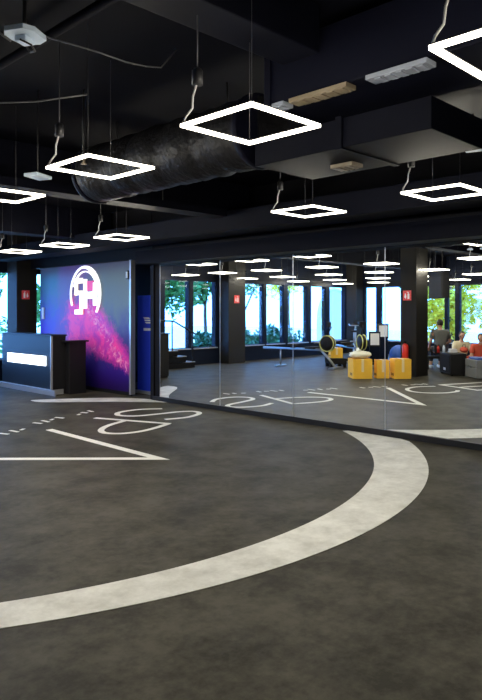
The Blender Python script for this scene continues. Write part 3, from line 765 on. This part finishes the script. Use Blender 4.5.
# dumbbell rack by the pillar
t = thing('weight_rack', 'dark rack of dumbbells next to the grey pillar, in the mirror', 'rack', (-.78, 8.44, 0), math.radians(45))
for sy in (-.15, .15): MB().box(-.16, .16, sy-.02, sy+.02, 0, 1.0, bev=.006).build('upright', M['black'], t)
for z in (.12, .42, .72): MB().box(-.16, .16, -.13, .13, z, z+.03).build('shelf', M['black'], t)
for j, (z, nm) in enumerate(((.15, 'bottom'), (.45, 'middle'), (.75, 'top'))):
    for q, sy in enumerate((-.12, .08)):
        d = thing('dumbbell', 'steel dumbbell %s on the %s shelf of the dark rack' % (('by the pillar', 'by the amplifier box')[q], nm), 'dumbbell', (-.78-.7071*sy*.55, 8.44+.7071*sy*.55, z+.001), math.radians(45), 'dumbbells on the rack')
        MB().tube([(-.07, 0, .05), (.07, 0, .05)], .014, 8).build('grip', M['steel'], d)
        for sx in (-1, 1): MB().lathe([(.045, -.03), (.05, -.02), (.05, .02), (.045, .03)], (sx*.10, 0, .05), 12, axis='x').build('weight_head', M['rubber'] if j else M['white'], d)
# grey case near the people
t = thing('flight_case', 'grey equipment case at the mirror edge by the seated people', 'case', (-.66, 6.78, 0), math.radians(45))
MB().box(-.22, .22, -.35, .35, .02, .26, bev=.01).build('case_body', M['grey_case'], t)
MB().box(-.22, .22, -.35, .35, .265, .44, bev=.01).build('case_lid', M['grey_case'], t)
MB().box(.22, .232, -.05, .05, .24, .30).build('latch', M['steel'], t)
dthing('exercise_mat', 'folded blue mat lying on the grey case, in the mirror', 'mat', MB().box(-.16, .16, -.28, .28, 0, .05, bev=.015), M['blue_mat'], loc=(-.66, 6.78, .442), rotz=math.radians(45))

# ------------------------------------------------------------------ people (seen in the mirror)
def skin(name, chain_edges, verts, radii, m, parent, sub=2, root=0):
    me = bpy.data.meshes.new(name); me.from_pydata([tuple(v) for v in verts], chain_edges, [])
    o = bpy.data.objects.new(name, me); COL.objects.link(o); o.parent = parent
    me.materials.append(m)
    md = o.modifiers.new('skin', 'SKIN'); md.use_smooth_shade = True
    sv = me.skin_vertices[0].data
    for i, r in enumerate(radii): sv[i].radius = (r, r) if not isinstance(r, tuple) else r
    for i in range(len(verts)): sv[i].use_root = (i == root)
    s = o.modifiers.new('sub', 'SUBSURF'); s.levels = sub; s.render_levels = sub
    return o
def person(label, loc, rz, seat, shirt, trouser, arms, floor_sit=False, lean=0.0):
    """seated figure facing local +x; seat = seat height; arms = list of (elbow, wrist) for left(+y) and right(-y)"""
    t = thing('person', label, 'person', loc, rz)
    hz = seat+.10
    pel = Vector((0, 0, hz)); sp = Vector((.02+lean*.2, 0, hz+.22)); ch = Vector((.02+lean*.55, 0, hz+.40)); nk = Vector((.02+lean*.8, 0, hz+.54)); hd = Vector((.045+lean, 0, hz+.61))
    V = [pel, sp, ch, nk, hd]; E = [(0, 1), (1, 2), (2, 3), (3, 4)]; Rr = [.14, .125, (.15, .12), .055, .06]
    def add(p, r, par): V.append(Vector(p)); Rr.append(r); E.append((par, len(V)-1)); return len(V)-1
    for s, (el, wr) in zip((1, -1), arms):
        sh = add((ch.x, s*.19, ch.z+.07), .06, 2); e_ = add(el, .044, sh); w_ = add(wr, .028, e_)
        d = (Vector(wr)-Vector(el)).normalized(); side = d.cross(Vector((0, 0, 1)));  side = side.normalized() if side.length > .1 else Vector((0, 1, 0))
        pm = add(Vector(wr)+d*.06, (.034, .020), w_)
        for k, (off, ln) in enumerate(((-.027, .07), (-.009, .082), (.009, .078), (.027, .062))):
            f1 = add(Vector(wr)+d*(.06+.035)+side*off, .010, pm); add(Vector(wr)+d*(.06+.03+ln*.6)+side*off+Vector((0, 0, -.012)), .009, f1)
        tb = add(Vector(wr)+d*.035+side*.04*s, .011, w_); add(Vector(wr)+d*.075+side*.055*s, .009, tb)
    legs = []
    for s in (1, -1):
        hp = add((.04, s*.10, hz-.01), .088, 0)
        if floor_sit: kn = add((.42, s*.26, hz+.16), .062, hp); an = add((.34, s*.10, .08), .042, kn); ft = add((.52, s*.10, .045), .038, an)
        else: kn = add((.44, s*.13, hz+.0), .064, hp); an = add((.44, s*.13, .09), .042, kn); ft = add((.60, s*.14, .045), .038, an)
        legs.append((hp, kn, an, ft))
    skin('body', E, V, Rr, M['skin'], t)
    # head with face: shaped sphere
    hb = MB(); hb.ball((0, 0, 0), (.095, .075, .118), 24)
    for v in hb.bm.verts:
        if v.co.z < -.02 and v.co.x > 0: v.co.y *= .86; v.co.x *= .95
    hc = hd+Vector((.01, 0, .09))
    hb.prism([(.088, .02), (.118, -.025), (.088, -.03)], 'y', -.012, .012)
    for s in (1, -1): hb.ball((.0, s*.078, -.005), (.022, .010, .032), 10)
    ho = hb.build('head', M['skin'], t, hc)
    for s in (1, -1): MB().ball((.086, s*.03, .012), (.010, .013, .008), 10).build('eye', M['eye'], ho)
    MB().ball((.088, 0, -.06), (.009, .026, .007), 10).build('mouth', M['lip'], ho)
    hr = MB(); hr.ball((-.012, 0, .02), (.100, .084, .112), 20)
    kill = [v for v in hr.bm.verts if (v.co.x > .045 and v.co.z < .062) or v.co.z < -.055]
    bmesh.ops.delete(hr.bm, geom=kill, context='VERTS')
    hr.build('hair', M['hair'], ho)
    # shirt and trousers hug the body
    SV = [pel+Vector((0, 0, .02)), sp, ch, nk-Vector((.012, 0, .035))]; SE = [(0, 1), (1, 2), (2, 3)]; SR = [.175, .165, (.205, .175), .105]
    for s, (el, wr) in zip((1, -1), arms):
        SV.append(Vector((ch.x, s*.19, ch.z+.07))); SR.append(.098); SE.append((2, len(SV)-1))
        p = Vector((ch.x, s*.19, ch.z+.07)).lerp(Vector(el), .75); SV.append(p); SR.append(.068); SE.append((len(SV)-2, len(SV)-1))
    skin('shirt', SE, SV, SR, shirt, t)
    TV = [pel-Vector((0, 0, .0))]; TE = []; TR = [.152]
    for hp, kn, an, ft in legs:
        par = 0
        for q, r in ((hp, .100), (kn, .076)): TV.append(V[q]); TR.append(r); TE.append((par, len(TV)-1)); par = len(TV)-1
        p = V[kn].lerp(V[an], .85 if not floor_sit else .3); TV.append(p); TR.append(.058); TE.append((par, len(TV)-1))
    skin('trousers', TE, TV, TR, trouser, t)
    for hp, kn, an, ft in legs:
        d = V[ft]-V[an]; MB().box(-.10, .17, -.048, .048, 0, .085, bev=.03).build('shoe', M['white'], t, (V[an].x, V[an].y, 0), 0)
    return t
# bench under the man
t = thing('flat_bench', 'low padded bench under the man in grey, in the mirror', 'bench', (-2.2, 8.55, 0), math.radians(135))
MB().box(-.17, .17, -.50, .50, .30, .37, bev=.02).build('pad', M['rubber'], t)
for sy in (-.4, .4): MB().box(-.14, .14, sy-.03, sy+.03, 0, .30).build('leg', M['black'], t)
person('man in grey shirt sitting with his back to the mirror, behind the amplifier box', (-2.2, 8.55, .0), math.radians(135), .45, M['shirt_grey'], M['trouser'],
       [((.06, .28, .76), (.26, .22, .66)), ((.04, -.27, .76), (.20, -.26, .60))], False, .02)
person('person in cream shirt sitting on the floor facing the mirror', (-3.2, 8.45, 0), math.radians(-50), .10, M['shirt_cream'], M['shirt_red'],
       [((.16, .26, .40), (.36, .16, .36)), ((.16, -.26, .40), (.36, -.14, .36))], True, .05)
person('person in red shirt sitting on the floor at the mirror edge', (-2.5, 7.58, 0), math.radians(-40), .08, M['shirt_red'], M['yellow_shorts'],
       [((.16, .26, .38), (.36, .16, .34)), ((.16, -.26, .38), (.36, -.14, .34))], True, .05)

# steps to the window door
t = thing('steps', 'black steps with pale treads climbing beside the windows, in the mirror', 'steps', (2.10, 13.86, 0))
for k in range(3):
    s = MB().box(.32*k, 2.2, 0, .56, .17*k, .17*(k+1)-.02).build('step', M['wall'], t)
    MB().box(.32*k-.015, .32*k+.34 if k < 2 else 2.2, -.005, .56, .17*(k+1)-.02, .17*(k+1)).build('tread', M['plinth'], s)
t = thing('handrail', 'dark handrail sloping down beside the window steps, in the mirror', 'handrail', (2.10, 13.90, 0))
MB().tube([(-.05, 0, .95), (.75, 0, 1.32), (2.1, 0, 1.36)], .025, 8).build('rail_bar', M['black'], t)
MB().tube([(.05, 0, .171), (.05, 0, .99)], .02, 8).build('post', M['black'], t)
MB().tube([(.80, 0, .511), (.80, 0, 1.32)], .02, 8).build('post', M['black'], t)
MB().tube([(2.0, 0, .511), (2.0, 0, 1.36)], .02, 8).build('post', M['black'], t)
# black pedestal
t = thing('pedestal', 'black pedestal near the reception end, at the edge of the mirror', 'pedestal', (4.62, 12.42, 0))
MB().box(-.2, .2, -.2, .2, .04, 1.04, bev=.01).build('pedestal_body', M['black'], t); MB().box(-.22, .22, -.22, .22, 1.04, 1.07, bev=.006).build('pedestal_top', M['desk'], t)
MB().box(-.18, .18, -.18, .18, 0, .04).build('base', M['rubber'], t)

# ------------------------------------------------------------------ outside
struct('ground', MB().box(-40, 40, -40, 60, -.5, -.25), M['pave'], 'pale paving outside the windows', 'ground')
def tree(label, x, y, h, cr, m, seed, n=1500, trunk=.12, low=.35, cat='tree', name='tree', group='trees outside'):
    t = thing(name, label, cat, (x, y, -.25), 0, group); rr = random.Random(seed)
    tr = MB(); tr.tube([(0, 0, 0), (.05, .03, h*.35), (0, .05, h*.7)], [trunk, trunk*.8, trunk*.4], 8)
    for k in range(5):
        a = rr.uniform(0, 6.28); tr.tube([(.03, .03, h*.4), (math.cos(a)*cr*.5, math.sin(a)*cr*.5, h*.68)], [trunk*.4, trunk*.15], 6)
    tr.build('trunk', M['bark'], t)
    f = MB(); cl = []
    for k in range(16):
        a = rr.uniform(0, 6.28); q = rr.uniform(.1, .85)*cr
        cl.append((Vector((math.cos(a)*q, math.sin(a)*q, h*(low+(1-low)*rr.uniform(.12, .85)))), rr.uniform(.32, .55)*cr))
    for k in range(n):
        c, r = rr.choice(cl); d = Vector((rr.gauss(0, 1), rr.gauss(0, 1), rr.gauss(0, 1))).normalized()*r*rr.uniform(.6, 1)
        p = c+d; s = rr.uniform(.07, .15)*max(1, cr/1.6)
        u = Vector((rr.gauss(0, 1), rr.gauss(0, 1), rr.gauss(0, .6))).normalized(); w = u.cross(Vector((rr.gauss(0, 1), rr.gauss(0, 1), rr.gauss(0, 1)))).normalized()
        p.z = max(.03, p.z)
        f.poly([p-u*s, p+w*s*.5, p+u*s, p-w*s*.5])
    f.build('crown' if cat == 'tree' else 'foliage', m, t)
tree('tree with green crown outside the windows nearest the steps, in the mirror', -.35, 18.2, 5.0, 1.2, M['leaf_a'], 1, 2600, .07, .33)
tree('tree outside the window just before the red-signed pillar, in the mirror', -3.0, 18.8, 4.8, 1.1, M['leaf_a'], 2, 2600, .08, .40)
tree('slim tree outside the first window past the red-signed pillar, in the mirror', -6.5, 20, 4.6, 1.1, M['leaf_a'], 3, 1200, .08, .52)
tree('slim pale tree outside the middle windows, in the mirror', -12.0, 22, 4.9, 1.5, M['leaf_b'], 4, 1000, .08, .55)
tree('tree outside the window behind the reception pillar', 7.6, 18.2, 5.0, 1.3, M['leaf_a'], 5, 2600, .10, .1)
tree('tree seen in the narrow window gap by the smoke mural', 10.4, 18.6, 5.2, 1.3, M['leaf_a'], 6, 2600, .10, .1)
tree('broad light green tree outside the garden windows, in the mirror', -10.0, 12.0, 4.2, 1.35, M['leaf_b'], 7, 4200, .12, .1)
tree('broad green tree beyond the cream-shirted person, in the mirror', -10.2, 9.2, 4.4, 1.35, M['leaf_b'], 8, 4200, .12, .08)
tree('teal green tree outside the garden windows behind the man in grey, in the mirror', -12.2, 14.6, 4.2, 1.1, M['leaf_c'], 9, 1200, .10, .25)
def shrub(label, x, y, r, m, seed, h=1.2):
    tree(label, x, y, h, r, m, seed, 900, .03, .05, 'shrub', 'shrub', 'shrubs outside')
shrub('round dark shrub outside the window before the red-signed pillar, in the mirror', -.35, 16.1, .45, M['leaf_c'], 20, 1.15)
shrub('teal shrub outside the first window past the red-signed pillar, in the mirror', -2.7, 16.5, .5, M['leaf_c'], 21, 1.25)
shrub('teal shrub outside the third window past the red-signed pillar, in the mirror', -4.5, 16.9, .7, M['leaf_c'], 22, 1.2)
shrub('teal shrub outside the fourth window past the red-signed pillar, in the mirror', -6.2, 17.2, .7, M['leaf_c'], 23, 1.15)
t = thing('arched_canopy', 'pale blue arched glass canopy outside the farthest window, in the mirror', 'canopy', (-11.0, 18.4, -.25))
ar = [(1.3*math.cos(PI*k/20), 0, 1.4+1.5*math.sin(PI*k/20)) for k in range(21)]
MB().tube([(1.3, 0, 0)]+ar+[(-1.3, 0, 0)], .06, 8).build('arch_rib', M['render'], t)
g = MB()
g.prism([(p[0]*.97, p[2]-.02) for p in ar]+[(-1.26, 0), (1.26, 0)], 'y', .0, .03)
g.build('arch_glass', M['paleblue'], t)

# ------------------------------------------------------------------ sky, camera, view
w = bpy.data.worlds.new('sky'); sc.world = w; w.use_nodes = True
bg = w.node_tree.nodes['Background']; bg.inputs[0].default_value = (.115, .36, 1.0, 1); bg.inputs[1].default_value = 13

cam = bpy.data.cameras.new('camera'); co = bpy.data.objects.new('camera', cam); COL.objects.link(co); sc.camera = co
th = math.atan((241+411)/650.0)
co.location = (0, 0, 1.6); co.rotation_euler = (PI/2, 0, -th)
cam.sensor_fit = 'AUTO'; cam.sensor_width = 36; cam.lens = 650/700*36; cam.shift_y = -(350-311)/700; cam.clip_start = .02; cam.clip_end = 200

sc.view_settings.view_transform = 'Standard'; sc.view_settings.look = 'None'; sc.view_settings.gamma = 1; sc.view_settings.use_curve_mapping = False
sc.view_settings.exposure = 0.0
cy = sc.cycles
cy.max_bounces = 8; cy.diffuse_bounces = 4; cy.glossy_bounces = 5; cy.transparent_max_bounces = 12
cy.caustics_reflective = True; cy.sample_clamp_indirect = 4.0; cy.sample_clamp_direct = 6.0
try:
    cy.use_denoising = True; cy.denoiser = 'OPENIMAGEDENOISE'
except Exception: pass
